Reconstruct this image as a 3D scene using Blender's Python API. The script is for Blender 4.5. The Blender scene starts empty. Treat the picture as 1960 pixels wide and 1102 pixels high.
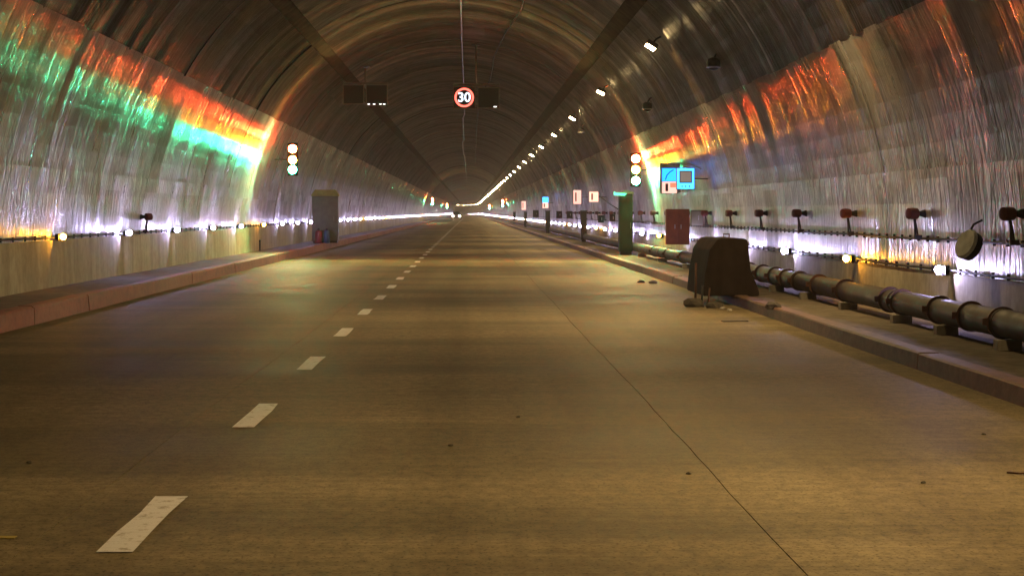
import bpy, bmesh, math, random
from mathutils import Vector, Matrix
R = math.radians
random.seed(7)
S = bpy.context.scene
C = S.collection

# ------------------------------------------------------------------ camera, world, exposure
CAM_H, FPX, VPX, VPY = 1.25, 3600.0, 898.0, 407.0      # eye height, focal length and vanishing point in photo pixels
cam = bpy.data.cameras.new('camera'); co = bpy.data.objects.new('camera', cam); C.objects.link(co)
co.location = (0, 0, CAM_H); co.rotation_euler = (R(90), 0, 0)
cam.sensor_width = 36; cam.lens = 36 * FPX / 1960
cam.shift_x = (980 - VPX) / 1960; cam.shift_y = -(551 - VPY) / 1960
cam.clip_start = .1; cam.clip_end = 3000
S.camera = co
W = bpy.data.worlds.new('World'); S.world = W; W.use_nodes = True
W.node_tree.nodes['Background'].inputs[0].default_value = (.010, .009, .008, 1)
W.node_tree.nodes['Background'].inputs[1].default_value = 1.0
S.view_settings.view_transform = 'Standard'; S.view_settings.look = 'None'
S.view_settings.exposure = .8; S.view_settings.gamma = 1
S.render.engine = 'CYCLES'
cy = S.cycles
cy.use_denoising = True
try: cy.denoiser = 'OPENIMAGEDENOISE'
except Exception: pass
cy.use_light_tree = True; cy.sample_clamp_indirect = 4; cy.sample_clamp_direct = 0
cy.max_bounces = 5; cy.diffuse_bounces = 3; cy.glossy_bounces = 3; cy.volume_bounces = 0; cy.use_adaptive_sampling = True; cy.adaptive_threshold = .025
cy.caustics_reflective = False; cy.caustics_refractive = False

LAMP_ROAD = 1000     # warm ceiling lamps
LED = 640           # white wall markers
AMBER = 260
SIGNAL = 1600         # traffic signal lenses

# ------------------------------------------------------------------ materials
def lin(h):
    f = lambda c: c / 12.92 if c <= .04045 else ((c + .055) / 1.055) ** 2.4
    return tuple(f(int(h[i:i + 2], 16) / 255) for i in (0, 2, 4)) + (1,)

class NT:
    def __init__(s, name):
        s.m = bpy.data.materials.new(name); s.m.use_nodes = True
        s.t = s.m.node_tree; s.b = s.t.nodes['Principled BSDF']
    def n(s, typ, **kw):
        x = s.t.nodes.new(typ)
        for k, v in kw.items(): setattr(x, k, v)
        return x
    def l(s, a, b): s.t.links.new(a, b)
    def pos(s, scale):
        g = s.n('ShaderNodeNewGeometry'); m = s.n('ShaderNodeVectorMath', operation='MULTIPLY')
        s.l(g.outputs['Position'], m.inputs[0]); m.inputs[1].default_value = scale
        return m.outputs[0]
    def noise(s, scale, detail=4, rough=.55, dist=0):
        x = s.n('ShaderNodeTexNoise'); s.l(s.pos(scale), x.inputs['Vector'])
        x.inputs['Scale'].default_value = 1; x.inputs['Detail'].default_value = detail
        x.inputs['Roughness'].default_value = rough; x.inputs['Distortion'].default_value = dist
        return x.outputs['Fac']
    def ramp(s, v, stops):
        x = s.n('ShaderNodeValToRGB'); s.l(v, x.inputs[0]); e = x.color_ramp.elements
        while len(e) < len(stops): e.new(.5)
        for i, (p, c) in enumerate(stops):
            e[i].position = p; e[i].color = c if len(c) == 4 else tuple(c) + (1,)
        return x.outputs[0]
    def mapr(s, v, a, b, c, d):
        x = s.n('ShaderNodeMapRange'); s.l(v, x.inputs[0])
        for i, q in enumerate((a, b, c, d)): x.inputs[i + 1].default_value = q
        return x.outputs[0]
    def math(s, op, a, b):
        x = s.n('ShaderNodeMath', operation=op)
        for i, q in enumerate((a, b)):
            if isinstance(q, (int, float)): x.inputs[i].default_value = q
            else: s.l(q, x.inputs[i])
        return x.outputs[0]
    def mul(s, a, b, fac=1.0, mode='MULTIPLY'):
        x = s.n('ShaderNodeMix', data_type='RGBA', blend_type=mode)
        x.inputs[0].default_value = fac if isinstance(fac, (int, float)) else 0
        if not isinstance(fac, (int, float)): s.l(fac, x.inputs[0])
        for q, i in ((a, 6), (b, 7)):
            if isinstance(q, tuple): x.inputs[i].default_value = q
            else: s.l(q, x.inputs[i])
        return x.outputs[2]
    def bump(s, h, strength, dist, prev=None):
        x = s.n('ShaderNodeBump'); x.inputs['Strength'].default_value = strength
        x.inputs['Distance'].default_value = dist; s.l(h, x.inputs['Height'])
        if prev: s.l(prev, x.inputs['Normal'])
        return x.outputs[0]
    def set(s, **kw):
        for k, v in kw.items():
            i = s.b.inputs[k.replace('_', ' ')]
            if hasattr(v, 'is_output'): s.l(v, i)
            else: i.default_value = v

def plain(name, col, rough=.6, metal=0, var=.25, scale=9, spec=.4):
    m = NT(name); c = lin(col) if isinstance(col, str) else tuple(col) + (1,)
    n = m.noise((scale,) * 3, 5, .6)
    k = m.ramp(n, [(.3, (1 - var,) * 3), (.7, (1 + var * .3,) * 3)])
    m.set(Base_Color=m.mul(k, c), Roughness=m.mapr(n, .3, .7, rough - .1, min(1, rough + .12)), Metallic=metal)
    m.set(Specular_IOR_Level=spec); m.set(Normal=m.bump(n, .2, .01))
    return m.m

def emit(name, col, strength, base=(.05, .05, .05)):
    m = NT(name); m.set(Base_Color=tuple(base) + (1,), Roughness=.35)
    m.b.inputs['Emission Color'].default_value = tuple(col) + (1,)
    m.b.inputs['Emission Strength'].default_value = strength
    return m.m

RING_L = 11.5
def lining(name, light, dark, rough, streak, spec, aniso, blotch, ring=.35, lump=.2, plate=.14, crinkle=0, low=None, strips=False):
    """cast tunnel lining: form marks run round the ring, so relief is fine along the tunnel and long round the ring.
    low = (roughness, anisotropy, crinkle, lump) of the coarser lower lift"""
    m = NT(name)
    g = m.n('ShaderNodeNewGeometry'); sp = m.n('ShaderNodeSeparateXYZ'); m.l(g.outputs['Position'], sp.inputs[0])
    fine = m.noise((.4, 5.0, .4), 5, .68)
    mid = m.noise((.18, 1.1, .18), 4, .62)
    blo = m.noise((1.3, 1.0, 1.6), 4, .62, .6)
    grain = m.noise((9, 9, 9), 3, .6)
    drip = m.noise((.35, 5.0, .35), 4, .7, .4)
    col = m.ramp(mid, [(.32, dark), (.66, light)])
    col = m.mul(col, m.ramp(fine, [(.33, (1 - streak,) * 3), (.6, (1, 1, 1))]))
    col = m.mul(col, m.ramp(blo, [(.36, (1 - blotch,) * 3 ), (.6, (1, 1, 1))]))
    col = m.mul(col, m.ramp(drip, [(.56, (1, 1, 1)), (.70, (1 - streak * .9,) * 3)]))
    col = m.mul(col, m.ramp(grain, [(.35, (.78,) * 3), (.6, (1, 1, 1))]))
    wn = m.n('ShaderNodeTexWhiteNoise', noise_dimensions='2D'); cb = m.n('ShaderNodeCombineXYZ')
    m.l(m.math('FLOOR', m.math('MULTIPLY', sp.outputs[1], .83), 0), cb.inputs[0]); m.l(m.math('FLOOR', m.math('MULTIPLY', sp.outputs[2], .62), 0), cb.inputs[1])
    m.l(cb.outputs[0], wn.inputs['Vector'])
    col = m.mul(col, m.ramp(wn.outputs['Value'], [(.3, (1, 1, 1)), (1, (.78, .76, .74))]))
    if strips:
        for freq, off, lo in ((1.75, .37, .36), (.43, .11, .42), (1 / RING_L, -22.2 / RING_L + 40, .70)):
            w1 = m.n('ShaderNodeTexWhiteNoise', noise_dimensions='1D')
            m.l(m.math('FLOOR', m.math('ADD', m.math('MULTIPLY', sp.outputs[1], freq), off), 0), w1.inputs['W'])
            col = m.mul(col, m.ramp(w1.outputs['Value'], [(0, (lo,) * 3), (1, (1.30, 1.30, 1.28))]))
    r = m.math('ADD', m.mapr(fine, .3, .7, -.10, .14), m.mapr(blo, .3, .7, .10, -.06))
    r = m.math('ADD', r, m.mapr(wn.outputs['Value'], .45, 1, 0, plate))
    if low:
        zz = m.math('ADD', sp.outputs[2], m.mapr(mid, .3, .7, -.35, .35))
        lift = lambda a, b: m.mapr(zz, 1.45, 2.75, a, b)
        r = m.math('ADD', r, lift(low[0], rough)); an = lift(low[1], aniso)
    else: r = m.math('ADD', r, rough); an = aniso
    m.set(Base_Color=col, Roughness=r, Specular_IOR_Level=spec, Anisotropic=an)
    t = m.n('ShaderNodeCombineXYZ'); t.inputs[1].default_value = 1
    m.l(t.outputs[0], m.b.inputs['Tangent'])
    b = m.bump(mid, .5, .05)
    b = m.bump(fine, ring, .022, b)
    b = m.bump(blo, lump, .03, b)
    if low:
        m.l(lift(low[3], lump), b.node.inputs['Strength'])
        cr = m.noise((6.0, 8.5, 1.8), 3, .6, .8); b = m.bump(cr, crinkle, .05, b)
        m.l(lift(low[2], crinkle), b.node.inputs['Strength'])
    m.set(Normal=b)
    return m.m

M = {}
M['paint'] = M['paint_low'] = lining('wall_paint', (.46, .435, .415), (.21, .19, .172), .28, .66, 1.0, 1.0, .42, .8, .04, .15, .08, (.36, .3, .85, .25))
M['bare'] = lining('bare_lining', (.150, .105, .060), (.045, .032, .019), .42, .76, .45, .9, .45, 1.0, .08, strips=True)
M['crown'] = lining('crown_lining', (.300, .215, .145), (.115, .082, .056), .43, .70, .5, .8, .5, .9, .1, strips=True)
M['seam'] = plain('seam_strip', (.065, .048, .032), .95, 0, .6, 3, .0)

def concrete(name, a, b, rough=.75, sc=1.0, spec=.3):
    m = NT(name)
    big = m.noise((.5 * sc, .35 * sc, .5 * sc), 5, .6); sm = m.noise((7, 7, 7), 6, .65); dr = m.noise((5, 3.2, .35), 5, .6)
    col = m.ramp(big, [(.3, a), (.7, b)])
    col = m.mul(col, m.ramp(sm, [(.3, (.72,) * 3), (.62, (1, 1, 1))]))
    col = m.mul(col, m.ramp(dr, [(.42, (.75,) * 3), (.58, (1, 1, 1))]))
    m.set(Base_Color=col, Roughness=rough, Specular_IOR_Level=spec, Normal=m.bump(sm, .35, .012, m.bump(big, .2, .05)))
    return m.m
M['wallbase'] = concrete('base_wall_concrete', (.36, .32, .20), (.52, .47, .32), .8, 1.0, .15)
M['walk'] = concrete('walkway_concrete', (.14, .11, .08), (.24, .19, .14), .9, 1.0, .08)
M['pier'] = concrete('barrier_concrete', (.026, .018, .014), (.036, .026, .020), .95, 1.0, .1)
M['block'] = concrete('block_concrete', (.28, .25, .2), (.4, .36, .3), .85)

def road_mat():
    m = NT('road_concrete')
    band = m.noise((.10, .55, 1), 4, .6, .3); big = m.noise((.28, .16, 1), 5, .6)
    lane = m.noise((1.1, .03, 1), 3, .5); tine = m.noise((.6, 26, 1), 3, .7); sm = m.noise((14, 9, 10), 6, .7)
    speck = m.noise((60, 45, 40), 2, .5)
    col = m.ramp(big, [(.3, (.255, .200, .116)), (.68, (.385, .310, .188))])
    col = m.mul(col, m.ramp(band, [(.40, (.62, .63, .60)), (.57, (1, 1, 1))]))  # dark cross bands: stains, and shade between lamp pools painted in
    col = m.mul(col, m.ramp(lane, [(.38, (.72, .70, .68)), (.60, (1, 1, 1))]))
    col = m.mul(col, m.ramp(tine, [(.38, (.84,) * 3), (.58, (1, 1, 1))]))
    col = m.mul(col, m.ramp(sm, [(.34, (.62,) * 3), (.60, (1.05,) * 3)]))
    col = m.mul(col, m.ramp(speck, [(.34, (.55,) * 3), (.44, (1, 1, 1))]))
    rr = m.math('ADD', m.mapr(band, .3, .7, .58, .74), m.mapr(sm, .3, .7, -.06, .08))
    m.set(Base_Color=col, Roughness=rr, Specular_IOR_Level=.035)
    m.set(Normal=m.bump(tine, .22, .008, m.bump(sm, .22, .008, m.bump(band, .15, .04))))
    return m.m
M['road'] = road_mat()
def worn_paint(name, c, wear):
    m = NT(name); n = m.noise((16, 12, 9), 6, .7); t = m.noise((1, 30, 1), 3, .6)
    col = m.ramp(n, [(.36, wear), (.47, c)])
    col = m.mul(col, m.ramp(t, [(.36, (.93,) * 3), (.56, (1, 1, 1))]))
    m.set(Base_Color=col, Roughness=.6, Normal=m.bump(n, .3, .006)); return m.m
M['mark'] = worn_paint('lane_paint', (.80, .77, .74), (.42, .36, .28))
M['yellow'] = worn_paint('yellow_paint', (.40, .30, .05), (.25, .18, .06))
def kerb_mat(name, a, b, c):
    m = NT(name); n = m.noise((3, 1.3, 3), 5, .65); seg = m.noise((.1, .22, .1), 2, .5); sm = m.noise((11, 9, 11), 5, .65)
    col = m.mul(m.ramp(n, [(.36, a), (.6, b)]), c, m.mapr(seg, .45, .62, 0, .8), 'MIX')
    col = m.mul(col, m.ramp(sm, [(.3, (.68,) * 3), (.6, (1, 1, 1))]))
    m.set(Base_Color=col, Roughness=.75, Normal=m.bump(sm, .45, .015)); return m.m
M['kerbL'] = kerb_mat('kerb_red', (.19, .050, .024), (.29, .082, .040), (.28, .115, .052, 1))
M['kerbR'] = kerb_mat('kerb_brown', (.13, .08, .05), (.20, .115, .075), (.21, .09, .06, 1))
M['dark'] = plain('dark_steel', (.028, .024, .021), .5, .3)
M['black'] = plain('black_housing', (.010, .009, .008), .6, 0, .25, 9, .15)
M['cable'] = plain('cable_sheath', (.022, .019, .016), .7, 0, .25, 9, .1)
M['galv'] = plain('galvanised_steel', (.30, .29, .28), .5, .5, .3, 14)
M['pipe'] = plain('pipe_steel', (.050, .034, .023), .62, .0, .5, 5, .2)
M['rust'] = plain('rusty_band', (.10, .045, .025), .6, .3, .5, 18)
M['maroon'] = plain('maroon_plastic', (.10, .022, .018), .4)
M['cabg'] = plain('cabinet_green_grey', (.13, .13, .105), .5, .1, .35, 4)
M['cabdark'] = plain('column_green', (.020, .032, .019), .6, .0, .35, 4, .2)
M['cabtop'] = plain('cabinet_olive_roof', (.30, .27, .07), .5, .1, .35, 4)
M['cabbrown'] = plain('cabinet_brown', (.21, .060, .026), .55, .0, .35, 5, .2)
M['cabolive'] = plain('cabinet_olive', (.13, .12, .08), .5, .1, .35, 5)
M['red'] = plain('red_enamel', (.26, .03, .05), .5)
M['blue'] = plain('blue_enamel', (.04, .075, .17), .5)
M['white'] = plain('white_enamel', (.72, .72, .70), .4, 0, .2)
M['disc'] = plain('pale_plastic_disc', (.62, .66, .61), .5, 0, .4, 6)
M['rubber'] = plain('rubber', (.02, .02, .02), .8)
M['stone'] = plain('rubble', (.10, .085, .065), .9, 0, .5, 14)
M['chip'] = plain('pale_rubble', (.48, .45, .40), .9, 0, .4, 14)
M['carpaint'] = plain('car_paint', (.30, .30, .31), .3, .3)
M['glass'] = plain('dark_glass', (.015, .017, .02), .08)
M['led'] = emit('white_led', (.62, .54, 1.0), LED)
M['amber'] = emit('amber_led', (1.0, .40, .03), AMBER)
M['lamp'] = emit('warm_lamp', (1.0, .69, .30), LAMP_ROAD)
M['sred'] = emit('signal_red', (1.0, .07, .014), SIGNAL * 1.2)
M['syel'] = emit('signal_yellow', (1.0, .30, .010), SIGNAL * .42)
M['sgrn'] = emit('signal_green', (.03, 1.0, .42), SIGNAL * 1.05)
M['rred'] = emit('rear_signal_red', (1.0, .07, .014), SIGNAL * .28)
M['rgrn'] = emit('rear_signal_green', (.03, 1.0, .42), SIGNAL * .10)
M['head'] = emit('headlight', (1.0, .86, .66), 260)
M['vred'] = emit('display_red', (1.0, .10, .07), 2.4)
M['vwhite'] = emit('display_white', (.72, .85, 1.0), 1.3)
M['vdot'] = emit('status_led', (1.0, .95, .88), 2.0)
M['litblue'] = emit('lit_sign_blue', (.01, .20, .95), 2.4, (.02, .15, .4))
M['litcyan'] = emit('lit_sign_cyan', (.03, .30, 1.0), 3.0, (.05, .3, .5))
M['litred'] = emit('lit_sign_red', (1.0, .13, .07), 1.3, (.4, .06, .04))
M['litwhite'] = emit('lit_sign_white', (1.0, .50, .40), .85, (.6, .5, .45))
M['litgreen'] = emit('lit_sign_green', (.10, .90, .50), 1.2, (.05, .4, .2))
M['lityel'] = emit('lit_sign_yellow', (1.0, .62, .12), .8, (.5, .35, .1))
M['screen'] = emit('grey_screen', (.9, .8, .8), .09, (.2, .18, .17))

# ------------------------------------------------------------------ mesh helpers
def link(o):
    C.objects.link(o); return o
def mesh(name, bm, mat, parent=None, smooth=False, loc=None):
    me = bpy.data.meshes.new(name); bm.to_mesh(me); bm.free()
    for m in (mat if isinstance(mat, (list, tuple)) else [mat]): me.materials.append(m)
    if smooth:
        for p in me.polygons: p.use_smooth = True
    o = link(bpy.data.objects.new(name, me))
    if parent: o.parent = parent
    if loc: o.location = loc
    return o
def smooth_angle(o, a=35):
    me = o.data
    for p in me.polygons: p.use_smooth = True
    try: me.set_sharp_from_angle(angle=R(a))
    except Exception: pass
    return o
def thing(name, label, cat, loc=(0, 0, 0), rz=0, group=None):
    o = link(bpy.data.objects.new(name, None)); o.empty_display_size = .1
    o.location = loc; o.rotation_euler = (0, 0, rz)
    return tag(o, label, cat, group)
def tag(o, label, cat, group=None):
    o['label'] = label; o['category'] = cat
    if group: o['group'] = group
    return o
def dup(root, loc, rz, label, group=None):
    r = link(root.copy()); r.location = loc; r.rotation_euler = (0, 0, rz)
    tag(r, label, root['category'], group)
    for ch in list(root.children):
        c = link(ch.copy()); c.parent = r
        for g in list(ch.children):
            d = link(g.copy()); d.parent = c
    return r
def box(bm, c, s, bev=0, rot=None):
    m = Matrix.Translation(c)
    if rot: m = m @ rot.to_4x4()
    r = bmesh.ops.create_cube(bm, size=1, matrix=m @ Matrix.Diagonal((s[0], s[1], s[2], 1)))
    if bev:
        es = list({e for v in r['verts'] for e in v.link_edges})
        bmesh.ops.bevel(bm, geom=es, offset=bev, segments=2, profile=.6, affect='EDGES')
def tube(bm, pts, rad, n=8, cap=True):
    pts = [Vector(p) for p in pts]; rings = []
    for i, p in enumerate(pts):
        d = (pts[min(i + 1, len(pts) - 1)] - pts[max(i - 1, 0)]).normalized()
        up = Vector((0, 0, 1)) if abs(d.z) < .95 else Vector((1, 0, 0))
        a = d.cross(up).normalized(); b = a.cross(d)
        q = rad[i] if isinstance(rad, (list, tuple)) else rad
        rings.append([bm.verts.new(p + (a * math.cos(t) + b * math.sin(t)) * q) for t in [2 * math.pi * k / n for k in range(n)]])
    for u, v in zip(rings, rings[1:]):
        for k in range(n): bm.faces.new((u[k], u[(k + 1) % n], v[(k + 1) % n], v[k]))
    if cap:
        bm.faces.new(rings[0][::-1]); bm.faces.new(rings[-1])
def lathe(bm, prof, origin, axis, n=16):
    """prof = [(radius, along)], revolved about axis through origin"""
    o = Vector(origin); ax = Vector(axis).normalized()
    up = Vector((0, 0, 1)) if abs(ax.z) < .9 else Vector((1, 0, 0))
    a = ax.cross(up).normalized(); b = ax.cross(a); rings = []
    for r, h in prof:
        c = o + ax * h
        rings.append([bm.verts.new(c + (a * math.cos(t) + b * math.sin(t)) * max(r, 1e-4)) for t in [2 * math.pi * k / n for k in range(n)]])
    for u, v in zip(rings, rings[1:]):
        for k in range(n): bm.faces.new((u[k], u[(k + 1) % n], v[(k + 1) % n], v[k]))
    bm.faces.new(rings[0][::-1]); bm.faces.new(rings[-1])
    bmesh.ops.recalc_face_normals(bm, faces=bm.faces[:])
def prism(bm, poly, y0, y1):
    """polygon in x,z swept along y"""
    a = [bm.verts.new((x, y0, z)) for x, z in poly]; b = [bm.verts.new((x, y1, z)) for x, z in poly]
    n = len(poly)
    bm.faces.new(a); bm.faces.new(b[::-1])
    for k in range(n): bm.faces.new((a[k], b[k], b[(k + 1) % n], a[(k + 1) % n]))
    bmesh.ops.recalc_face_normals(bm, faces=bm.faces[:])
def B(): return bmesh.new()
ORD = ['nearest', 'second', 'third', 'fourth', 'fifth', 'sixth', 'seventh', 'eighth', 'ninth', 'tenth', 'eleventh', 'twelfth']

# ------------------------------------------------------------------ the tunnel's alignment: straight, then a long bend to the left
Y_BEND, R_BEND, Y_END, Y_BACK = 690.0, 500.0, 850.0, -36.0
def frame(s):
    """point on the axis and heading (0 = +Y) at chainage s"""
    if s <= Y_BEND: return Vector((0, s, 0)), 0.0
    a = (s - Y_BEND) / R_BEND
    return Vector((-R_BEND * (1 - math.cos(a)), Y_BEND + R_BEND * math.sin(a), 0)), a
def at(s, x, z):
    p, a = frame(s)
    return Vector((p.x + x * math.cos(a), p.y + x * math.sin(a), z))
def chain(y0, y1):
    """chainages to step a straight strip along the tunnel"""
    out = [y0]; s = y0
    while s < y1 - .01:
        s = min(y1, s + (40 if s < Y_BEND - 1 else 8))
        if out[-1] < Y_BEND < s: s = Y_BEND
        out.append(s)
    return out
def sweep(bm, prof, y0, y1, close=False, mat_of=None):
    rows = [[bm.verts.new(at(s, x, z)) for x, z in prof] for s in chain(y0, y1)]
    n = len(prof)
    for u, v in zip(rows, rows[1:]):
        for k in range(n if close else n - 1):
            f = bm.faces.new((u[k], u[(k + 1) % n], v[(k + 1) % n], v[k]))
            if mat_of: f.material_index = mat_of[k]
    if close:
        bm.faces.new(rows[0]); bm.faces.new(rows[-1][::-1])
    bmesh.ops.recalc_face_normals(bm, faces=bm.faces[:])

# the cast section: a slack left wall arc, a tighter right wall arc and the crown
CX, CZ, RC = -.48, 1.10, 5.305
def wall_l(z, d=0):
    a = math.asin((z - .4) / 7.0); return 1.07 - (7.0 + d) * math.cos(a), .4 + (7.0 + d) * math.sin(a)
def wall_r(z, d=0):
    a = math.asin((z - .85) / 5.2); return -.23 + (5.2 + d) * math.cos(a), .85 + (5.2 + d) * math.sin(a)
def arc(th, d=0): return CX + (RC + d) * math.cos(R(th)), CZ + (RC + d) * math.sin(R(th))

def structure(o):
    o['kind'] = 'structure'; return o

# ------------------------------------------------------------------ ground, road, kerbs, walkways, base walls
XL, XR = -4.86, 3.58                    # kerb faces
WL, WR = -5.88, 4.92                    # base walls
bm = B(); sweep(bm, [(-6.6, -.06), (6.2, -.06)], Y_BACK, Y_END); structure(mesh('ground', bm, M['walk']))
road = structure(link(bpy.data.objects.new('road', None)))
def strip_edge(s, x0, amp):             # a joint is never quite straight
    return x0 + amp * (math.sin(s * .5 + x0) + .5 * math.sin(s * 1.9 + 1.7 * x0) + .35 * math.sin(s * 5.1) + .2 * math.sin(s * 9.7))
def slab(xa, xb, ja, jb):
    bm = B(); ss = [Y_BACK + .4 * k for k in range(int((70 - Y_BACK) / .4))] + [s for s in chain(70, Y_END)]
    rows = []
    for s in ss:
        a = strip_edge(s, xa, .006 if ja else 0) + (.0026 if ja else 0); b = strip_edge(s, xb, .006 if jb else 0) - (.0026 if jb else 0)
        rows.append([bm.verts.new(at(s, x, z)) for x, z in ((a, -.05), (a, 0), (b, 0), (b, -.05))])
    for u, v in zip(rows, rows[1:]):
        for k in range(3): bm.faces.new((u[k], u[k + 1], v[k + 1], v[k]))
    bmesh.ops.recalc_face_normals(bm, faces=bm.faces[:])
    return mesh('slab', bm, M['road'], road)
slab(XL - .02, -1.66, 0, 1); slab(-1.66, 1.17, 1, 1); slab(1.17, XR + .02, 1, 0)
D0, DL, DS = 6.92, 1.36, 4.02           # first dash, length, spacing
for k in range(-2, 95):
    s = D0 + DS * k
    jit = [random.uniform(-.008, .008) for _ in range(8)]
    bm = B(); v = []
    for i, (x, y) in enumerate(((-.065, 0), (.065, 0), (.065, .45), (.065, .9), (.065, DL), (-.065, DL), (-.065, .9), (-.065, .45))):
        v.append(bm.verts.new((at(s + y, -1.31 + x + jit[i], .004))))
    bm.faces.new(v); bmesh.ops.recalc_face_normals(bm, faces=bm.faces[:])
    mesh('lane_dash', bm, M['mark'], road)
bm = B(); box(bm, (-1.82, 6.78 + .46, .003), (.15, .05, .002)); mesh('survey_mark', bm, M['yellow'], road)['label'] = 'short yellow paint mark by the slab joint'

def wob(s, a): return a * (math.sin(s * .35) + .6 * math.sin(s * .83 + 1) + .4 * math.sin(s * 2.1))
def rough_strip(name, prof, mat, amp, parent=None):
    bm = B(); ss = [Y_BACK + .8 * k for k in range(int((90 - Y_BACK) / .8))] + chain(90, Y_END); rows = []
    for s in ss:
        rows.append([bm.verts.new(at(s, x + wob(s + i * 3.3, amp), z + wob(s * 1.3 + i * 5, amp * .5))) for i, (x, z) in enumerate(prof)])
    for u, v in zip(rows, rows[1:]):
        for k in range(len(prof) - 1): bm.faces.new((u[k], u[k + 1], v[k + 1], v[k]))
    bmesh.ops.recalc_face_normals(bm, faces=bm.faces[:])
    return structure(mesh(name, bm, mat))
def kerb(name, prof, mat, amp):
    root = structure(link(bpy.data.objects.new(name, None))); s = Y_BACK; i = 0
    while s < Y_END:
        L = 3.0 if s < 95 else 60.0; e = min(s + L, Y_END); bm = B(); dx = random.uniform(-.006, .006) if L < 10 else 0; dz = random.uniform(-.004, .004) if L < 10 else 0
        ss = [s + .008 + (e - s - .016) * k / 4 for k in range(5)] if L < 10 else chain(s, e)
        rows = [[bm.verts.new(at(q, x + dx + wob(q + k * 3.3, amp), z + dz + wob(q * 1.3 + k * 5, amp * .5))) for k, (x, z) in enumerate(prof)] for q in ss]
        for u, v in zip(rows, rows[1:]):
            for k in range(len(prof) - 1): bm.faces.new((u[k], u[k + 1], v[k + 1], v[k]))
        bm.faces.new(rows[0]); bm.faces.new(rows[-1][::-1]); bmesh.ops.recalc_face_normals(bm, faces=bm.faces[:])
        mesh('kerb_bay', bm, mat, root); s = e
kerb('kerb_left', [(XL + .01, -.05), (XL, .185), (XL - .02, .203), (XL - .17, .205), (XL - .19, .19)], M['kerbL'], .006)
kerb('kerb_right', [(XR - .01, -.05), (XR, .12), (XR + .02, .135), (XR + .16, .137), (XR + .18, .12)], M['kerbR'], .005)
rough_strip('walkway_left', [(XL - .15, .19), (WL - .15, .20)], M['walk'], .004)
rough_strip('walkway_right', [(XR + .14, .12), (WR + .15, .13)], M['walk'], .005)
ZL, ZR = .86, .63                        # tops of the base walls
bm = B(); sweep(bm, [(WL + .02, .1), (WL, ZL - .01), (WL - .01, ZL), (WL - .3, ZL + .002)], Y_BACK, Y_END); structure(mesh('wall_left', bm, M['wallbase']))
bm = B(); sweep(bm, [(WR - .02, .05), (WR, ZR - .01), (WR + .01, ZR), (WR + .3, ZR + .002)], Y_BACK, Y_END); structure(mesh('wall_right', bm, M['wallbase']))

# ------------------------------------------------------------------ lining: cast rings about 11.5 m long with recessed joints
lin_root = structure(link(bpy.data.objects.new('tunnel_lining', None)))
RING = 11.5
def panel(y0, y1, fn, t0, t1, mat, nt, step, amp, proud=0.0, seed=0, saw=False):
    rnd = random.Random(seed)
    ys = [y0 + .004, y0 + .02, y0 + .021]; y = y0 + .021
    while True:
        y += rnd.choice((.35, .5, .7, 1.0, 1.5)) * step * rnd.uniform(.8, 1.2)
        if y > y1 - .25: break
        ys.append(y)
        if saw: ys.append(y + .05)      # ribbed formwork leaves a step at the edge of every strip
    ys += [y1 - .021, y1 - .02, y1 - .004]
    off = []
    for i in range(len(ys)):
        b = rnd.uniform(-amp, amp)
        if saw and 2 < i < len(ys) - 3: b = (-1 if (i % 2) else 1) * amp * rnd.uniform(.3, 1)
        off.append([b + rnd.uniform(-.3, .3) * amp for _ in range(4)])
    bm = B(); rows = []; n = len(ys)
    for i, s in enumerate(ys):
        gro = .045 if i in (0, 1, n - 2, n - 1) else 0
        row = []
        for k in range(nt + 1):
            u = k / nt; q = u * 2.999; j = int(q); f = q - j
            x, z = fn(t0 + (t1 - t0) * u, gro - proud + (off[i][j] * (1 - f) + off[i][j + 1] * f)); row.append(bm.verts.new(at(s, x, z)))
        rows.append(row)
    for u, v in zip(rows, rows[1:]):
        for k in range(nt): bm.faces.new((u[k], v[k], v[k + 1], u[k + 1]))
    return mesh('lining_panel', bm, mat, lin_root)
s = 22.2 - 5 * RING
while s < Y_END:
    e = min(s + RING, Y_END); near = s < 130; st = 1 if s < 70 else (2 if near else 4)
    sd = int(s * 10)
    a = .009
    panel(s, e, wall_l, ZL - .02, 1.862, M['paint_low'], 3, st, a, .012, sd + 1)
    panel(s, e, wall_l, 1.86, 3.72, M['paint'], 6, st, a, 0, sd + 2)
    panel(s, e, arc, 150.7, 128.5, M['bare'], 8, st * .75, .024, -.012, sd + 3)
    panel(s, e, arc, 128.5, 125, M['seam'], 2, 3, .003, -.03, sd + 4)
    panel(s, e, arc, 125, 50.5, M['crown'], 20, st * .9, .028, 0, sd + 5)
    panel(s, e, arc, 50.5, 47, M['seam'], 2, 3, .003, -.03, sd + 6)
    panel(s, e, arc, 47, 24.0, M['bare'], 8, st * .75, .024, -.012, sd + 7)
    panel(s, e, wall_r, 3.28, 1.72, M['paint'], 6, st, a, 0, sd + 8)
    panel(s, e, wall_r, 1.722, ZR - .02, M['paint_low'], 3, st, a, .012, sd + 9)
    s += RING

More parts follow.
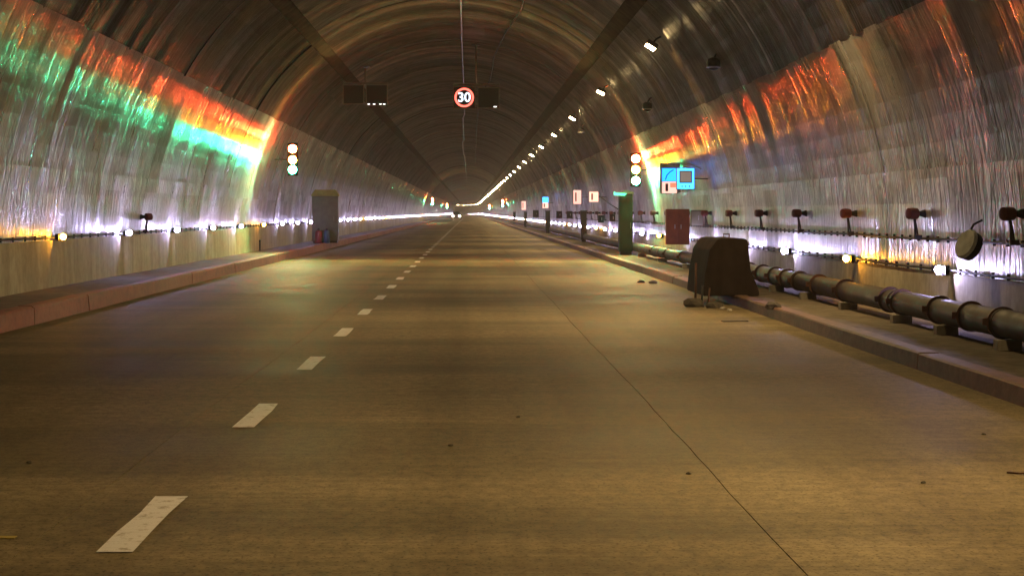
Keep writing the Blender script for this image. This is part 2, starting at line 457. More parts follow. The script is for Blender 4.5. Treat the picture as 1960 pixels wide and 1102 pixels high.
# ------------------------------------------------------------------ cable runs on the walls
def cable_run(label, x, z, r, side, clip0, clip1, sp):
    t = thing('cable_conduit', label, 'conduit')
    bm = B()
    ss = [Y_BACK + 1.5 * q for q in range(int((120 - Y_BACK) / 1.5))] + chain(120, 780)
    tube(bm, [at(q, x, z + .006 * math.sin(q * 1.1) + .004 * math.sin(q * 2.7)) for q in ss], r, 6)
    mesh('cable', bm, M['cable'], t, True)
    bm = B(); box(bm, (0, 0, 0), (.03, .010, r * 2 + .035), .002)
    first = None; q = clip0
    while q < clip1:
        if first is None: first = mesh('clip', bm, M['dark'], t); o = first
        else: o = link(first.copy()); o.parent = t
        o.location = (x + side * .012, q, z); q += sp * random.uniform(.9, 1.1)
    return t
cable_run('dark cable run with clips along the left wall at marker light height', -5.865, .90, .013, -1, 20, 75, .62)
cable_run('lower dark cable run carrying the marker lights on the right wall', 4.905, .66, .013, 1, 16, 60, .55)
cable_run('upper dark cable run carrying the drum fittings on the right wall', 4.925, .97, .014, 1, 16, 60, .42)

# ------------------------------------------------------------------ marker lights
def marker(name, mat, side):
    t = thing(name, '-', 'marker light')
    bm = B(); box(bm, (side * .005, .02, 0), (.13, .035, .09), .008); box(bm, (-side * .02, -.03, -.05), (.13, .07, .006)); box(bm, (side * .010, -.03, -.002), (.006, .07, .09)); mesh('housing', bm, M['black'], t)  # plates below and beside the lens are added to block its light
    bm = B(); lathe(bm, [(.042, .0), (.042, .012), (.018, .024)], (-side * .045, -.003, .002), (-side * .1, -.99, .05), 8)
    mesh('lens', bm, mat, t, True)
    return t
def run_markers(side, x, z, y0, sp, amber_at, n, wall):
    protoW = protoA = None; wi = ai = 0
    for k in range(n):
        s = y0 + sp * k; amb = (k - amber_at) % 5 == 0
        p, a = frame(s); pos = at(s, x, z)
        col = 'amber' if amb else 'white'
        if amb: i = ai; ai += 1
        else: i = wi; wi += 1
        if i < (3 if amb else 8): lab = f'{ORD[i]} {col} marker light on the {wall} wall, counted from the camera'; g = f'marker lights on the {wall} wall'
        else: lab = f'small distant {col} marker light far along the {wall} wall'; g = f'distant {col} marker lights on the {wall} wall'
        pr = protoA if amb else protoW
        if pr is None:
            pr = marker('amber_marker_light' if amb else 'white_marker_light', M['amber'] if amb else M['led'], side)
            pr.location = pos; pr.rotation_euler = (0, 0, a); tag(pr, lab, 'marker light', g)
            if amb: protoA = pr
            else: protoW = pr
        else: dup(pr, pos, a, lab, g)
run_markers(-1, -5.80, .905, 5.80 * FPX / 783, 5.22, 0, 128, 'left')
run_markers(1, 4.84, .665, 4.84 * FPX / 907, 4.72, 1, 158, 'right')

# ------------------------------------------------------------------ ceiling lamps on the right haunch
def luminaire():
    t = thing('ceiling_lamp', '-', 'lamp')
    rot = Matrix.Rotation(R(30), 3, 'Y') @ Matrix.Rotation(R(-5), 3, 'X')
    bm = B(); box(bm, rot @ Vector((0, 0, .05)), (.22, .32, .09), .02, rot); mesh('housing', bm, M['dark'], t)
    bm = B(); bm.faces.new([bm.verts.new(rot @ Vector(c)) for c in ((-.09, -.13, -.003), (-.09, .13, -.003), (.09, .13, -.003), (.09, -.13, -.003))]); mesh('lens', bm, M['lamp'], t)
    bm = B(); tube(bm, [rot @ Vector((0, 0, .09)), Vector((.12, 0, .16)), Vector((.20, 0, .20))], .02, 8); mesh('bracket', bm, M['dark'], t)
    return t
lp = luminaire(); seen = 0
for k in range(-3, 58):
    s = 35.1 + 13.3 * k; p, a = frame(s); pos = at(s, 3.38, 4.33)
    if k < 0: lab, g = 'warm ceiling lamp on the right haunch close to the camera above the frame', 'ceiling lamps near the camera'
    elif seen < 6: lab, g = f'{ORD[seen]} lit ceiling lamp in the row along the upper right', 'ceiling lamps along the upper right'; seen += 1
    else: lab, g = 'tiny distant lit ceiling lamp in the row along the upper right', 'distant ceiling lamps'
    if k == -3: lp.location = pos; tag(lp, lab, 'lamp', g)
    else: dup(lp, pos, a, lab, g)

# ------------------------------------------------------------------ traffic signals
def signal(label, s, x, zr, zy, zg, side, group=None):
    t = thing('traffic_signal', label, 'traffic light', at(s, x, zg - .16), frame(s)[1], group)
    z0 = zg - .16; h = zr - zg + .32
    bm = B(); box(bm, (0, .09, h / 2), (.28, .16, h), .03); mesh('housing', bm, M['black'], t)
    for z, m, nm in ((zr, 'sred', 'red lens, lit'), (zy, 'syel', 'yellow lens, lit'), (zg, 'sgrn', 'green lens, lit')):
        bm = B(); lathe(bm, [(.105, 0), (.103, .015), (.085, .04), (.045, .058), (.01, .062)], (0, .012, z - z0), (0, -1, 0), 20)
        o = mesh('lens', bm, M[m], t, True); o['label'] = nm
        bm = B(); lathe(bm, [(.118, 0), (.122, 0), (.124, .022), (.120, .022)], (0, .012, z - z0), (0, -1, 0), 20); bmesh.ops.delete(bm, geom=[f for f in bm.faces if len(f.verts) > 4], context='FACES_ONLY'); mesh('bezel', bm, M['black'], t)
    for z, m in ((zr, 'rred'), (zg, 'rgrn')):       # the signal shows to both directions of travel
        bm = B(); lathe(bm, [(.105, 0), (.103, .015), (.085, .04), (.045, .058), (.01, .062)], (0, .168, z - z0), (0, 1, 0), 16)
        o = mesh('rear_lens', bm, M[m], t, True)
    bm2 = B(); tube(bm2, [(side * .05, .17, h * .5), (side * .2, .2, h * .5), (side * .5, .2, h * .5)], .016, 8)
    mesh('wall_bracket', bm2, M['dark'], t, True)
    return t
q50 = 50 / FPX
signal('lit traffic signal with three glowing lenses by the left wall in front of the cabinet', 50, -338 * q50, 1.25 + 122 * q50, 1.25 + 101 * q50, 1.25 + 82 * q50, -1)
signal('lit traffic signal with three glowing lenses above the green column on the right', 50, 319 * q50, 1.25 + 103 * q50, 1.25 + 82 * q50, 1.25 + 61 * q50, 1)
for s, wd in ((235, 'middle-distance'), (390, 'farthest')):
    signal(f'{wd} traffic signal glowing on the left wall down the tunnel', s, -4.6, 2.94, 2.66, 2.39, -1)
    signal(f'{wd} traffic signal glowing on the right wall down the tunnel', s, 4.2, 2.70, 2.40, 2.12, 1)

# ------------------------------------------------------------------ overhead message signs
def px(x, y, s): return (x - VPX) * s / FPX, CAM_H - (y - VPY) * s / FPX
SG = 57.0
def sign_box(root, name, x0, y0, x1, y1):
    (xa, za), (xb, zb) = px(x0, y0, SG), px(x1, y1, SG)
    cx, cz, w, h = (xa + xb) / 2, (za + zb) / 2, xb - xa, za - zb
    rx, rz = root.location.x, root.location.z
    bm = B(); box(bm, (cx - rx, .12, cz - rz), (w, .2, h), .015); o = mesh(name, bm, M['black'], root)
    bm = B(); t = .022
    for dx, dz, sx, sz in ((0, h / 2, w + .03, t), (0, -h / 2, w + .03, t), (-w / 2, 0, t, h - .025), (w / 2, 0, t, h - .025)):
        box(bm, (cx - rx + dx, .005, cz - rz + dz), (sx, .06, sz), .004)
    mesh('rim', bm, M['cabolive'], o)
    return o, cx - rx, cz - rz, w, h
def crown_z(x): return CZ + math.sqrt(RC ** 2 - (x - CX) ** 2)
def gantry(label, xpole, ybar, x0, x1):
    X, Z = px(xpole, ybar, SG)
    t = thing('message_sign', label, 'sign', (X, SG, Z))
    bm = B(); tube(bm, [(0, .15, 0), (0, .15, crown_z(X) - Z + .02)], .03, 8); mesh('hanger', bm, M['cabolive'], t, True)
    bm = B(); a, b = px(x0, 0, SG)[0] - X, px(x1, 0, SG)[0] - X
    box(bm, ((a + b) / 2, .15, .03), (b - a, .06, .06), .006); mesh('crossbar', bm, M['cabolive'], t)
    bm = B(); box(bm, (0, .15, crown_z(X) - Z - .02), (.26, .26, .03), .004); mesh('ceiling_plate', bm, M['dark'], t)
    return t
g1 = gantry('pair of dark blank message panels hung left of the tunnel axis', 699, 161, 656, 742)
sign_box(g1, 'panel', 657, 163, 696, 199)
o, cx, cz, w, h = sign_box(g1, 'panel', 701, 163, 741, 202)
for f in (-.38, -.12, .18, .36):
    bm = B(); box(bm, (cx + f * w, .0, cz - h * .44), (.07, .03, .022), .004); mesh('status_lamp', bm, M['vdot'], o)
g2 = gantry('lit speed limit sign reading 30 with a blank panel beside it', 911, 164, 868, 956)
o, cx, cz, w, h = sign_box(g2, 'panel', 868, 166, 909, 208)
o['label'] = 'lit panel with red ring and white number 30'
bm = B(); ri, ro = .36 * w, .45 * w
n = 48; va = [[bm.verts.new((cx + r * math.cos(2 * math.pi * k / n), yy, cz + r * math.sin(2 * math.pi * k / n))) for k in range(n)] for r, yy in ((ri, .012), (ri, .0), (ro, .0), (ro, .012))]
for u, v in zip(va, va[1:]):
    for k in range(n): bm.faces.new((u[k], u[(k + 1) % n], v[(k + 1) % n], v[k]))
bmesh.ops.recalc_face_normals(bm, faces=bm.faces[:]); mesh('red_ring', bm, M['vred'], o)
cu = bpy.data.curves.new('digits', 'FONT'); cu.body = '30'; cu.size = .40; cu.align_x = 'CENTER'; cu.align_y = 'CENTER'; cu.extrude = .004; cu.offset = .008
tmp = bpy.data.objects.new('tmp', cu); C.objects.link(tmp)
me = bpy.data.meshes.new_from_object(tmp.evaluated_get(bpy.context.evaluated_depsgraph_get())); bpy.data.objects.remove(tmp)
me.materials.clear(); me.materials.append(M['vwhite'])
d = link(bpy.data.objects.new('digits', me)); d.parent = o; d.location = (cx, .0, cz - .005); d.rotation_euler = (R(90), 0, 0)
o, cx, cz, w, h = sign_box(g2, 'panel', 915, 168, 955, 207)
bm = B(); box(bm, (cx + .32 * w, .0, cz - h * .44), (.09, .03, .025), .004); mesh('status_lamp', bm, M['vdot'], o)

# ------------------------------------------------------------------ crown cables
bm = B(); pts = []
for s, x in ((14, -.12), (30, -.15), (44, -.20), (56, -.22), (70, -.22), (86, -.24), (98, -.24), (102, -.34), (120, -.36), (132, -.36), (136, -.48), (165, -.50), (170, -.42), (230, -.4), (320, -.4)):
    for f in (0,): pts.append((x, s, crown_z(x) - .045))
tube(bm, pts, .022, 8); o = smooth_angle(mesh('crown_conduit', bm, M['galv']))
tag(o, 'pale steel conduit running along the middle of the crown', 'conduit')
bm = B(); pts = []
for s, th in ((30, 74), (40, 71), (45, 71), (52, 74), (60, 76), (70, 76), (82, 80), (100, 80), (120, 80), (150, 79), (200, 78)):
    x, z = arc(th, -.04); pts.append((x, s, z))
tube(bm, pts, .02, 8); o = smooth_angle(mesh('crown_cable', bm, M['cable']))
tag(o, 'thin dark cable wandering over the right half of the crown', 'cable')

# ------------------------------------------------------------------ dome fittings on the right haunch
def dome():
    t = thing('dome_fitting', '-', 'dome light')
    bm = B(); lathe(bm, [(.04, .10), (.10, .07), (.115, .01), (.10, -.06), (.06, -.10), (.01, -.115)], (0, 0, 0), (0, 0, 1), 20); mesh('dome', bm, M['black'], t, True)
    bm = B(); lathe(bm, [(.10, -.05), (.122, -.05), (.122, -.07), (.10, -.075)], (0, 0, 0), (0, 0, 1), 24); mesh('rim', bm, M['galv'], t)
    bm = B(); tube(bm, [(0, 0, .08), (.05, 0, .17), (.16, 0, .24)], .02, 8); mesh('bracket', bm, M['dark'], t, True)
    return t
dm = dome(); dm.location = (4.03, 31.0, px(0, 122, 31.0)[1]); tag(dm, 'dark dome fitting on the right haunch, nearest of three', 'dome light', 'dome fittings')
dup(dm, (3.98, 42.0, px(0, 204, 42)[1]), 0, 'dark dome fitting with pale rim on the right haunch above the right signal', 'dome fittings')
dup(dm, (3.72, 62.5, px(0, 250, 62.5)[1]), 0, 'dome fitting hanging beyond the second ceiling lamp', 'dome fittings')
bm = B(); tube(bm, [(3.52, 60.5, 4.55), (3.54, 60.5, 4.35), (3.56, 60.5, 3.95), (3.72, 60.5, 3.86)], .02, 8)
tag(mesh('pipe_drop', bm, M['galv'], None, True), 'short pale pipe drop on the upper right haunch', 'pipe')

# ------------------------------------------------------------------ left side: cabinet, canisters, stub post, single drum fitting
def cabinet(label, X, Y, z0, w, d, h, mb, mt, roof=.12):
    t = thing('cabinet', label, 'cabinet', (X, Y, z0))
    bm = B(); box(bm, (0, d / 2, .04), (w - .06, d - .06, .08), .005); mesh('plinth', bm, M['dark'], t)
    bm = B(); box(bm, (0, d / 2, .08 + (h - .08 - roof) / 2), (w, d, h - .08 - roof), .012); mesh('body', bm, mb, t)
    bm = B(); prism(bm, [(-w / 2 - .03, h - roof + .002), (w / 2 + .03, h - roof + .002), (w / 2 + .02, h - roof + .04), (w / 2 - .10, h), (-w / 2 + .10, h), (-w / 2 - .02, h - roof + .04)], -.03, d + .03); mesh('roof', bm, mt, t)
    dr = B(); box(dr, (0, -.008, .08 + (h - .08 - roof) / 2), (w - .08, .016, h - .22 - roof), .005); do = mesh('door', dr, mb, t)
    bm = B(); tube(bm, [(w * .34, -.02, h * .5), (w * .34, -.05, h * .5), (w * .34, -.05, h * .5 - .14), (w * .34, -.02, h * .5 - .14)], .009, 6); mesh('handle', bm, M['galv'], do)
    return t
cabinet('tall grey green cabinet with olive roof on the left walkway', -4.98, 65, .20, .90, .62, 1.84, M['cabg'], M['cabtop'], .22)
def canister(label, X, Y, mat, r, h):
    t = thing('canister', label, 'canister', (X, Y, .203))
    bm = B(); lathe(bm, [(r * .9, 0), (r, .02), (r, h * .72), (r * .8, h * .84), (r * .35, h * .9)], (0, 0, 0), (0, 0, 1), 16); smooth_angle(mesh('body', bm, mat, t))
    bm = B(); lathe(bm, [(r * .3, h * .9), (r * .3, h * .97), (r * .18, h)], (0, 0, 0), (0, 0, 1), 10); mesh('valve', bm, M['black'], t)
canister('red canister standing against the tall grey cabinet', -5.18, 64.7, M['red'], .12, .50)
canister('blue canister standing in front of the tall grey cabinet', -4.90, 64.7, M['blue'], .11, .50)
bm = B(); lathe(bm, [(.035, 0), (.035, .02), (.022, .03), (.022, .27), (.028, .275), (.028, .30), (.005, .305)], (-5.73, 51.5, .2), (0, 0, 1), 10)
tag(smooth_angle(mesh('stub_post', bm, M['black'])), 'short dark stub post at the foot of the left wall', 'post')

def drum_fitting():
    t = thing('drum_fitting', '-', 'fitting')
    bm = B(); lathe(bm, [(.045, -.062), (.060, -.055), (.064, 0), (.060, .050), (.03, .056)], (-.10, 0, .275), (.9, .43, 0), 16); smooth_angle(mesh('drum', bm, M['maroon'], t))
    bm = B(); lathe(bm, [(.024, .04), (.028, .08), (.052, .155), (.054, .162), (.02, .165)], (-.10, 0, .275), (1, .1, 0), 14); smooth_angle(mesh('horn', bm, M['black'], t))
    bm = B(); tube(bm, [(-.07, 0, .0), (-.07, 0, .12), (-.08, 0, .22)], .014, 8); tube(bm, [(-.03, .03, .0), (-.045, .03, .1), (-.07, .01, .22)], .009, 6); box(bm, (-.04, .01, .02), (.08, .06, .05), .006); mesh('stem', bm, M['dark'], t)
    return t
df = None
for k in range(22):
    s = 4.85 * FPX / 1042 + 3.6 * k
    lab = f'{ORD[k]} dark red drum fitting on a stem along the right wall, counted from the camera' if k < 9 else 'small distant drum fitting on the upper cable of the right wall'
    g = 'drum fittings on the right wall' if k < 9 else 'distant drum fittings on the right wall'
    if df is None: df = drum_fitting(); df.location = (4.90, s, .965); tag(df, lab, 'fitting', g)
    else: dup(df, (4.90, s, .965), 0, lab, g)
dd = dup(df, (-5.83, 33.6, .90), math.pi, 'single dark fitting on a stem on the left wall between two white markers')
dd.rotation_euler = (0, 0, R(200))

# ------------------------------------------------------------------ right side: pale disc reel, pipe, barrier, column, cabinets, signs
t = thing('cable_reel', 'pale round reel with dark hub hung over the right wall cables', 'reel', (4.78, 18.0, .94))
ax = Vector((-.86, -.32, .40)).normalized()
bm = B(); lathe(bm, [(.03, .05), (.135, .05), (.148, .035), (.148, .02), (.03, .02)], (0, 0, 0), ax, 28); smooth_angle(mesh('front_disc', bm, M['disc'], t))
bm = B(); lathe(bm, [(.13, -.06), (.14, -.05), (.14, .015), (.13, .018)], (0, 0, 0), ax, 28); smooth_angle(mesh('drum', bm, M['black'], t))
bm = B(); tube(bm, [(.02, 0, .15), (.05, 0, .20), (.13, 0, .24)], .012, 6); mesh('hook', bm, M['dark'], t)

PX_, PZ_, PR_ = 4.47, .328, .118
t = thing('water_pipe', 'long brown steel pipe with banded joints on the right walkway', 'pipe', (0, 0, 0))
bands = [15.75, 16.75, 17.85, 19.4, 19.95, 22.3, 24.0, 25.4, 26.4, 27.4, 28.6, 30.0, 32, 34, 36.5, 39, 42, 45]
ends = [Y_BACK, 3, 9, 15.75, 19.65, 25.4, 31.5, 37.5, 43.5, 49, 55, 61, 67, 73, 79, 85, 97, 109, 121, 150, 200, 260, 340, 420]
for a, b in zip(ends, ends[1:]):
    bm = B(); dx = random.uniform(-.006, .006); dz = random.uniform(-.004, .004)
    tube(bm, [(PX_ + dx, a + .01, PZ_ + dz), (PX_ + dx, (a + b) / 2, PZ_ + dz - .004), (PX_ + dx, b - .01, PZ_ + dz)], PR_, 20); smooth_angle(mesh('pipe_length', bm, M['pipe'], t))
    if b < 60:
        bm = B(); tube(bm, [(PX_, b - .07, PZ_), (PX_, b + .07, PZ_)], PR_ + .007, 20); smooth_angle(mesh('coupling', bm, M['pipe'], t))
for b in bands:
    bm = B(); n = 24
    for r0, r1 in ((PR_ + .003, PR_ + .02),):
        lathe(bm, [(r0, -.012), (r1, -.012), (r1, .012), (r0, .012)], (PX_, b, PZ_), (0, 1, 0), n)
    o = mesh('band', bm, M['rust'], t)
    bm = B(); box(bm, (PX_ - PR_ - .03, b, PZ_ + .01), (.05, .02, .06), .004); mesh('lug', bm, M['rust'], o)
for b in (15.4, 17.4, 19.2, 21.9, 24.5, 27, 30, 34, 38, 43, 48):
    bm = B(); box(bm, (PX_ - .06, b, .165), (.20, .14, .09), .008); mesh('support_block', bm, M['block'], t)

# concrete barrier seen end-on, with what is left leaning against it
bt = thing('concrete_barrier', 'dark brown concrete barrier end standing on the right walkway', 'barrier', (3.52, 25.4, .125))
prof = [(-.36, 0), (.40, 0), (.395, .07), (.28, .36), (.245, .74), (.21, .775), (-.13, .775), (-.17, .755), (-.27, .62), (-.33, .30)]
bm = B(); prism(bm, prof, 0, 1.9)
bmesh.ops.bevel(bm, geom=[e for e in bm.edges], offset=.012, segments=2, affect='EDGES'); mesh('body', bm, M['pier'], bt)
bm = B(); tube(bm, [(-.02, .5, .76), (-.02, .5, .83), (.06, .5, .83), (.06, .5, .76)], .012, 6); mesh('lifting_loop', bm, M['rust'], bt)
def post(label, X, Y, z, h, r, lean, mat):
    bm = B(); tube(bm, [(0, 0, 0), (lean * .5, .01, h * .5), (lean, .02, h)], r, 8)
    o = mesh('steel_bar', bm, mat, None, True, (X, Y, z)); tag(o, label, 'bar')
post('thin rusty steel bar upright left of the concrete barrier', 3.03, 25.2, .0, .58, .016, .01, M['rust'])
post('short dark bar leaning beside the concrete barrier', 3.10, 25.1, .0, .28, .014, .02, M['dark'])
post('short rusty bar closest to the concrete barrier', 3.17, 25.0, .0, .25, .012, .03, M['rust'])
def rock(name, label, X, Y, Z, r, mat, seed, sq=.7):
    rnd = random.Random(seed); bm = B(); bmesh.ops.create_icosphere(bm, subdivisions=2, radius=1)
    for v in bm.verts:
        f = .75 + .35 * rnd.random(); v.co = Vector((v.co.x * r * f * 1.2, v.co.y * r * f, max(v.co.z, -.55) * r * f * sq))
    o = mesh(name, bm, mat, None, False, (X, Y, Z + r * sq * .38)); tag(o, label, 'rubble'); return o
rock('rubble_stone', 'dark lump of rubble lying on the right kerb', 3.58, 22.2, .12, .085, M['stone'], 1)
rock('rubble_stone', 'dark lump of rubble heaped at the left foot of the barrier', 2.98, 25.0, 0, .13, M['stone'], 2)
rock('rubble_stone', 'dark flat stone before the barrier by the kerb', 3.22, 24.7, 0, .10, M['stone'], 3)
rock('rubble_stone', 'small pale stone before the barrier on the road', 3.28, 24.35, 0, .035, M['chip'], 4)
rock('rubble_stone', 'pale chip of rubble on the road short of the barrier', 3.32, 24.0, 0, .03, M['chip'], 5)
rock('rubble_stone', 'pale chip of rubble on the road left of the barrier beyond', 3.24, 33.2, 0, .07, M['chip'], 6)
rock('rubble_stone', 'grey chip of rubble beside the far pale chip', 3.07, 33.6, 0, .06, M['stone'], 7)
rock('rubble_stone', 'small dark lump on the walkway behind the barrier', 3.78, 30.5, .13, .11, M['stone'], 8)
for i, (x, y) in enumerate(((1.05, 9.0), (.3, 11.5), (-.1, 10.1), (2.9, 10.6), (3.1, 10.2), (2.1, 8.7), (-3.0, 11.2), (-2.2, 9.4))):
    rock('grit_stone', f'tiny dark pebble on the road, number {i}', x, y, 0, .012, M['stone'], 20 + i)['label'] = 'tiny dark pebble lying on the open road'
for o in list(C.objects):
    if o.name.startswith('grit_stone'): o['group'] = 'pebbles on the road'
bm = B(); tube(bm, [(2.58, 9.02, .006), (2.63, 8.97, .008), (2.72, 8.95, .02), (2.86, 8.97, .006)], .005, 6)
tag(mesh('wire_scrap', bm, M['rust'], None, True), 'short bent rusty wire lying on the road at right', 'wire')
bm = B(); box(bm, (3.05, 21.6, .006), (.30, .09, .012), .004, Matrix.Rotation(R(8), 3, 'Z')); tag(mesh('flat_scrap', bm, M['stone']), 'flat dark scrap on the road before the barrier', 'scrap')

# green column under the right signal
cabinet('tall narrow green column cabinet under the right traffic signal', 4.17, 50, .13, .36, .36, 1.70, M['cabdark'], M['cabolive'], .08)
t = thing('exit_sign', 'small glowing green sign atop the narrow green column', 'sign', (px(1187, 369, 49.9)[0], 49.86, px(0, 374, 49.9)[1]))
bm = B(); prism(bm, [(-.17, 0), (.12, -.01), (.17, .05), (.10, .06), (-.10, .07), (-.17, .10)], -.03, .03); mesh('panel', bm, M['litgreen'], t)
bm = B(); tube(bm, [(0, .03, .02), (.05, .2, -.02), (.09, .32, -.06)], .012, 6); mesh('arm', bm, M['dark'], t)
# safety signs: lit boards on the right wall
def safety_sign(label, s, x0, y0, x1, y1, split, top, kind, group=None):
    (xa, za), (xb, zb) = px(x0, y0, s), px(x1, y1, s); w, h = xb - xa, za - zb
    t = thing('safety_sign', label, 'sign', ((xa + xb) / 2, s, zb), 0, group)
    bm = B(); box(bm, (0, .05, h / 2), (w, .08, h), .008); mesh('case', bm, M['dark'], t)
    zt = h * split
    if split < 1:
        bm = B(); box(bm, (0, .006, (h + zt) / 2 - .004), (w * .92, .014, h - zt - .02), .003); o = mesh('upper_face', bm, M[top], t)
        if top in ('litblue', 'litcyan'):
            bm = B(); tube(bm, [(-w * .26, -.004, zt + (h - zt) * .12), (-w * .16, -.004, zt + (h - zt) * .45), (w * .02, -.004, zt + (h - zt) * .68), (w * .24, -.004, zt + (h - zt) * .84)], .011, 6); mesh('symbol', bm, M['black'], o)
    bm = B(); box(bm, (0, .006, zt / 2 + .004), (w * .92, .014, zt - .016), .003); o = mesh('lower_face', bm, M['litwhite'], t)
    bm = B(); box(bm, (-w * .17, -.004, zt * .52), (w * .17, .01, zt * .62), .003); mesh('symbol', bm, M['maroon'], o)
    if kind == 2:
        bm = B(); box(bm, (w * .22, -.004, zt * .70), (w * .36, .01, zt * .36), .003); mesh('symbol', bm, M['litred'], o)
    bm = B(); tube(bm, [(w * .3, .09, h * .5), (w * .3 + .12, .14, h * .5), (w * .3 + .34, .16, h * .5)], .014, 6); mesh('arm', bm, M['dark'], t)
    return t
safety_sign('lit board with blue top and red extinguisher symbol beside the blue framed panel', 41, 1266, 321, 1297, 371, .47, 'litblue', 2)
safety_sign('pale lit sign board tall and narrow, beyond the right signal', 75, 1097, 364, 1113, 391, 1, 'litblue', 1)
safety_sign('distant small sign board with cyan top on the right wall', 105, 1038, 377, 1050, 399, .5, 'litcyan', 1)
safety_sign('farther small pale sign board on the right wall', 147, 998, 385, 1007, 402, 1, 'litblue', 1)
bm = B(); box(bm, (4.52, 42.3, 2.03), (.46, .03, .68), .01); o = mesh('light_block_board', bm, M['disc'])  # board added to keep the green signal light off the right wall
tag(o, 'pale board added behind the lit board and the blue framed panel to block green signal light', 'board')
t = safety_sign('yellowish lit sign board with dark square nearest beyond the green column', 64, 1127, 367, 1146, 387, 1, 'litblue', 1)
# monitor-like framed panel
s = 38.0; (xa, za), (xb, zb) = px(1295, 321, s), px(1330, 363, s); w, h = xb - xa, za - zb
t = thing('framed_panel', 'bright blue framed panel with grey screen on the right wall', 'sign', ((xa + xb) / 2, s, zb))
bm = B(); box(bm, (0, .05, h / 2), (w, .09, h), .02); mesh('case', bm, M['blue'], t)
bm = B(); box(bm, (0, .004, h / 2), (w * .92, .012, h * .93), .004); f = mesh('front', bm, M['litcyan'], t)
bm = B(); box(bm, (0, -.006, h * .58), (w * .70, .012, h * .56), .006); mesh('bezel', bm, M['black'], f)
bm = B(); box(bm, (0, -.014, h * .58), (w * .60, .010, h * .47), .004); mesh('screen', bm, M['screen'], f)
for q in (-.2, 0, .2):
    bm = B(); box(bm, (q * w, -.006, h * .15), (w * .07, .01, h * .08), .003); mesh('button', bm, M['blue'], f)
bm = B(); tube(bm, [(w * .3, .08, h * .5), (w * .3 + .15, .12, h * .5), (w * .3 + .42, .14, h * .5)], .014, 6); mesh('arm', bm, M['dark'], t)
bm = B(); tube(bm, [(-.06, .06, h - .01), (-.02, .06, h + .06), (.08, .07, h + .08), (.22, .09, h + .03), (.32, .12, h - .02)], .014, 6); mesh('cable_loop', bm, M['galv'], t)
# hydrant cabinets and boxes
def wall_box(name, label, x0, y0, x1, y1, s, d, mat, split=False):
    (xa, za), (xb, zb) = px(x0, y0, s), px(x1, y1, s); w, h = xb - xa, za - zb
    t = thing(name, label, 'cabinet', ((xa + xb) / 2, s, zb))
    bm = B(); box(bm, (0, d / 2, h / 2), (w, d, h), .012); mesh('body', bm, mat, t)
    for q in ((-.25, .25) if split else (0,)):
        bm = B(); box(bm, (q * w, -.006, h / 2), (w * (.44 if split else .86), .014, h * .9), .005); do = mesh('door', bm, mat, t)
        bm = B(); box(bm, (q * w + (-.12 if q > 0 else .12) * w, -.018, h * .5), (.02, .014, .09), .004); mesh('handle', bm, M['galv'], do)
    bm = B(); box(bm, (w * .2, d + .06, h * .5), (.05, .14, .05), .004); mesh('bracket', bm, M['dark'], t)
    return t
wall_box('hydrant_cabinet', 'brown double door hydrant cabinet on the right wall under the lit board', 1275, 400, 1320, 468, 40, .2, M['cabbrown'], True)
wall_box('junction_box', 'olive junction box right of the brown hydrant cabinet', 1322, 402, 1346, 432, 38.5, .14, M['cabolive'])
# distant equipment pillars under the signs
pil = None
for i, (x0, x1, y0, s, wd) in enumerate(((1112, 1123, 407, 72, 'nearest beyond the green column'), (1044, 1053, 406, 103, 'second along'), (1003, 1009, 407, 145, 'third along'), (982, 987, 407, 190, 'fourth along'))):
    xa = px(x0, 0, s)[0]; xb = px(x1, 0, s)[0]; zt = px(0, y0, s)[1]
    cabinet(f'slim dark equipment pillar on the right walkway, {wd}', (xa + xb) / 2, s, .13, max(.16, xb - xa), .2, zt - .13 + .08, M['dark'], M['dark'], .04)
for i, (x, y, s) in enumerate(((1090, 410, 78), (1070, 410, 88), (1150, 418, 58), (1172, 416, 54), (1025, 408, 118))):
    X, Z = px(x, y, s)
    wall_box('junction_box', f'small dark junction box on the right wall, {ORD[i]} of the far group' if i else 'small dark junction box on the right wall beyond the slim pillar', x - 5, y - 6, x + 6, y + 8, s, .1, M['black'])
bm = B(); X0, Z0 = px(1146, 374, 62); X1, Z1 = px(1186, 402, 52)
tube(bm, [(X0, 62, Z0), ((X0 + X1) / 2, 57, (Z0 + Z1) / 2 - .03), (X1, 52, Z1)], .014, 6)
tag(mesh('slack_cable', bm, M['cable'], None, True), 'slack dark cable sloping down to the green column', 'cable')

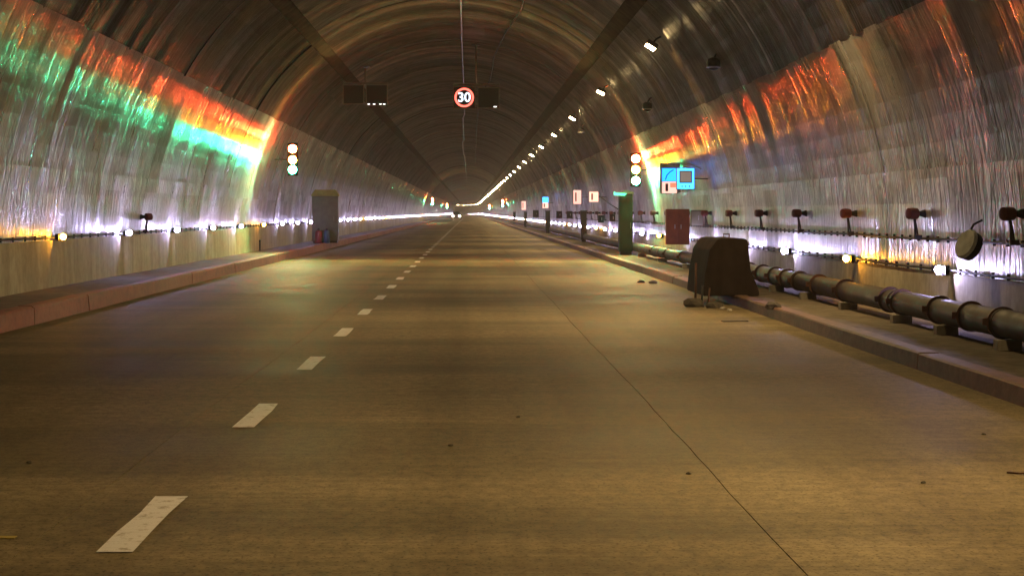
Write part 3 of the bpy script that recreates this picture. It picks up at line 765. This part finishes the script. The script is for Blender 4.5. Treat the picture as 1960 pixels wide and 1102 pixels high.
# ------------------------------------------------------------------ oncoming car far down the left lane
t = thing('car', 'distant oncoming car with headlights lit in the left lane', 'car', (-2.35, 345, 0))
bm = B()
secs = [(0, [(-.78, .32), (.78, .32), (.82, .55), (.74, .72), (-.74, .72), (-.82, .55)]), (1.0, [(-.84, .28), (.84, .28), (.88, .6), (.78, .92), (-.78, .92), (-.88, .6)]),
        (3.4, [(-.84, .28), (.84, .28), (.88, .62), (.78, .95), (-.78, .95), (-.88, .62)]), (4.3, [(-.78, .34), (.78, .34), (.82, .6), (.72, .88), (-.72, .88), (-.82, .6)])]
rows = [[bm.verts.new((x, y, z)) for x, z in p] for y, p in secs]
for u, v in zip(rows, rows[1:]):
    for k in range(6): bm.faces.new((u[k], u[(k + 1) % 6], v[(k + 1) % 6], v[k]))
bm.faces.new(rows[0]); bm.faces.new(rows[-1][::-1]); bmesh.ops.recalc_face_normals(bm, faces=bm.faces[:]); mesh('body', bm, M['carpaint'], t)
bm = B(); v = [bm.verts.new(c) for c in ((-.74, 1.0, .93), (.74, 1.0, .93), (.74, 3.7, .93), (-.74, 3.7, .93), (-.56, 1.7, 1.42), (.56, 1.7, 1.42), (.56, 3.1, 1.42), (-.56, 3.1, 1.42))]
for f in ((0, 1, 5, 4), (1, 2, 6, 5), (2, 3, 7, 6), (3, 0, 4, 7), (4, 5, 6, 7)): bm.faces.new([v[i] for i in f])
mesh('cabin_glass', bm, M['glass'], t)
for x in (-.8, .8):
    for y in (.8, 3.5):
        bm = B(); lathe(bm, [(.2, -.1), (.31, -.1), (.32, 0), (.31, .1), (.2, .1)], (x, y, .32), (1, 0, 0), 16); mesh('wheel', bm, M['rubber'], t)
for x in (-.6, .6):
    bm = B(); lathe(bm, [(.12, 0), (.11, .04), (.06, .07)], (x, .03, .62), (0, -1, 0), 14); mesh('headlight', bm, M['head'], t, True)

# ------------------------------------------------------------------ thin haze, added to brighten the far end of the tunnel
bm = B(); box(bm, (-14, (Y_END + Y_BACK) / 2, 3.1), (46, Y_END - Y_BACK + 8, 8.4))
hm = bpy.data.materials.new('added_haze'); hm.use_nodes = True
nt = hm.node_tree; nt.nodes.remove(nt.nodes['Principled BSDF'])
pv = nt.nodes.new('ShaderNodeVolumePrincipled'); pv.inputs['Color'].default_value = (.92, .88, .84, 1); pv.inputs['Density'].default_value = .0007; pv.inputs['Anisotropy'].default_value = .35
for a in ('Density Attribute', 'Color Attribute', 'Temperature Attribute'): pv.inputs[a].default_value = ''
hm.cycles.homogeneous_volume = True
nt.links.new(pv.outputs[0], nt.nodes['Material Output'].inputs['Volume'])
hz = mesh('haze', bm, hm); hz['kind'] = 'stuff'; hz['label'] = 'thin haze filling the tunnel, added to brighten its far end'
